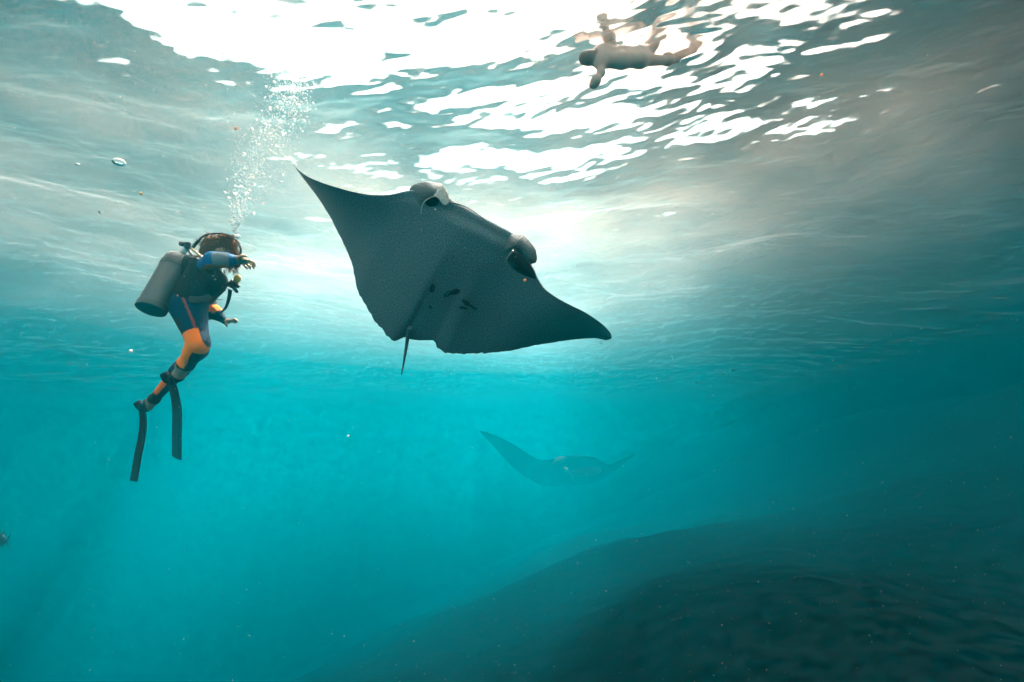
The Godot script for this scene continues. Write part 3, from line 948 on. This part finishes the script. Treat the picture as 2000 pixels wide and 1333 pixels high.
# ---------------------------------------------------------------- fish and drifting specks
func fishes() -> void:
	var skin := surface(0.006, 0.010, 0.012, 0.7, 0.1)
	for q in [[1382, 615, 13.0, 0.17, 0.1, "faint dark fish right of the manta ray's wing tip, highest of the distant fish"], [1313, 700, 13.0, 0.13, 0.5, "faint distant fish below the manta ray's right wing tip"], [1435, 722, 13.0, 0.143, -0.3, "faint distant fish, rightmost of the pair above the reef"], [1417, 731, 13.0, 0.13, 0.2, "faint distant fish, leftmost of the pair above the reef"], [1363, 747, 13.0, 0.116, 0.0, "faint distant fish, lowest of those between manta ray and reef"], [1174, 671, 3.2, 0.012, 0.4, "tiny dark fish just under the manta ray's right wing tip"], [194, 415, 2.6, 0.014, 0.9, "tiny dark fish alone above and left of the diver"], [2, 1058, 4.5, 0.20, -0.25, "dark fish cut by the left edge of the picture"]]:
		var o := thing("fish", at(q[0], q[1], q[2]), q[5], "fish", "small fish in the open water")
		o.basis = Basis(Vector3.UP, q[4] * 2.0) * Basis(Vector3.BACK, -q[4] * 0.6)
		var l: float = q[3]
		var rows := []
		for j in 15:
			var t := j / 14.0
			var hh: float = l * 0.36 * pow(sin(PI * pow(t, 0.7)), 0.8) * (1.0 - 0.25 * t) + l * 0.03
			if j == 0 or j == 14:
				hh = 0.0005
			var ring := PackedVector3Array()
			for i in 10:
				var a := TAU * i / 10
				ring.append(Vector3(l * (t * 1.6 - 0.8), sin(a) * hh, cos(a) * hh * 0.4))
			rows.append(ring)
		part("body", grid_mesh(rows, 10, true), skin, o)
		part("tail_fin", tube([Vector3(l * 0.7, 0, 0), Vector3(l * 0.95, 0.14 * l, 0), Vector3(l * 1.2, 0.32 * l, 0)], l * 0.10, l * 0.03, 8, 8, 0.25, Vector3.UP), skin, o)
		part("tail_fin", tube([Vector3(l * 0.7, 0, 0), Vector3(l * 0.95, -0.14 * l, 0), Vector3(l * 1.2, -0.32 * l, 0)], l * 0.10, l * 0.03, 8, 8, 0.25, Vector3.UP), skin, o)
		part("back_fin", tube([Vector3(-l * 0.2, l * 0.3, 0), Vector3(l * 0.2, l * 0.42, 0), Vector3(l * 0.5, l * 0.25, 0)], l * 0.08, l * 0.02, 8, 8, 0.2, Vector3.UP), skin, o)


func drift() -> void:
	var orange := surface(0.85, 0.22, 0.05, 0.8)
	var sand := surface(0.75, 0.45, 0.15, 0.8)
	var white := surface(0.85, 0.85, 0.82, 0.8)
	for q in [[1025, 548, 2.3, 0.009, orange, "orange speck drifting in front of the manta ray's right head fin"], [460, 251, 2.2, 0.007, orange, "reddish orange speck drifting left of the bubble plume near the surface"], [275, 378, 2.2, 0.008, sand, "tan speck drifting above and left of the diver"], [514, 397, 2.2, 0.003, orange, "tiny red speck drifting right of the bubble plume"], [680, 852, 2.0, 0.0055, white, "bright white speck drifting in the blue below the large manta ray"], [255, 686, 2.0, 0.008, white, "pale ragged flake drifting left of the diver's legs"], [850, 409, 2.2, 0.003, white, "tiny white speck in front of the manta ray's left head fin"], [1605, 146, 2.4, 0.007, orange, "dim orange speck drifting high on the right near the surface"]]:
		var o := part("drifting_speck", ball(Vector3.ZERO, Basis(Vector3(1, 0.2, 0), Vector3(-0.1, 0.8, 0.2), Vector3(0.1, 0, 0.9)), 6, 9), q[4], self)
		o.transform = Transform3D(Basis.IDENTITY.scaled(Vector3.ONE * q[3]), at(q[0], q[1], q[2]))
		tag(o, q[5], "speck")
	var mm := MultiMesh.new()
	mm.transform_format = MultiMesh.TRANSFORM_3D
	mm.use_colors = true
	mm.mesh = ball(Vector3.ZERO, Basis.IDENTITY, 3, 4)
	mm.instance_count = 16000
	for i in mm.instance_count:
		var d := 0.9 + 4.0 * pow(rng.randf(), 0.7)
		var p := at(rng.randf_range(-150, 2150), rng.randf_range(-100, 1450), d)
		p.y = minf(p.y, -0.3)
		mm.set_instance_transform(i, Transform3D(Basis.IDENTITY.scaled(Vector3.ONE * rng.randf_range(0.0003, 0.0010)), p))
		var w := rng.randf()
		mm.set_instance_color(i, Color(0.7, 0.62, 0.5).lerp(Color(0.25, 0.3, 0.3), w))
	var o := MultiMeshInstance3D.new()
	o.name = "suspended_particles"
	o.multimesh = mm
	var m := painted(0.9)
	o.material_override = m
	add_child(o, true)
	o.set_meta("kind", "stuff")
	tag(o, "fine pale particles suspended all through the water", "particles")


# ---------------------------------------------------------------- dark silt that hangs over the sea floor and the reef slope
func murk() -> void:
	var banks := [["sea_water", Vector3(0, -10.0, -75), Vector3(320, 20, 180), Vector3.ZERO, 0.054, Color(0.0, 0.87, 0.98), "turquoise hazy sea water that fills the whole scene"], ["deep_murk", Vector3(0, -10.1, -28), Vector3(110, 10, 64), Vector3.ZERO, 0.40, Color(0.0, 0.10, 0.16), "dark blue murk hanging low over the deep sea floor"]]
	for k in 4:                                             # banks inside one another, thicker towards the slope
		banks.append(["slope_murk", Vector3(7.4, -5.15, -8.5), Vector3(34, 6.6, 26) * (1.0 - 0.15 * k), Vector3(-0.05, 0, 0.40), [0.06, 0.13, 0.24, 0.36][k], Color(0.0, 0.10, 0.16), "dark silty murk lying over the reef slope, bank %s" % ["outermost", "second from outside", "second from the slope", "closest to the slope"][k]])
	for k in 4:                                             # water whitened by the fine bubbles that waves beat in, thicker upwards
		banks.append(["milky_haze", Vector3(-0.8, -0.2, -7.5), Vector3(19.0 - 2.2 * k, 3.8 - 0.75 * k, 14.0 - 1.6 * k), Vector3(0, 0, 0.03 * k - 0.03), 0.0125, Color(0.90, 0.96, 0.92), "milky haze of fine bubbles under the surface behind the manta ray, layer %s" % ["outermost", "second", "third", "innermost"][k]])
	for q in banks:
		var v := FogVolume.new()
		v.name = q[0]
		v.shape = RenderingServer.FOG_VOLUME_SHAPE_ELLIPSOID if q[0] in ["slope_murk", "milky_haze"] else RenderingServer.FOG_VOLUME_SHAPE_BOX
		v.size = q[2]
		v.position = q[1]
		v.rotation = q[3]
		var m := FogMaterial.new()
		m.albedo = q[5]
		m.density = q[4]
		v.material = m
		add_child(v, true)
		v.set_meta("kind", "stuff")
		tag(v, q[6], "murk" if "murk" in q[0] else "water")
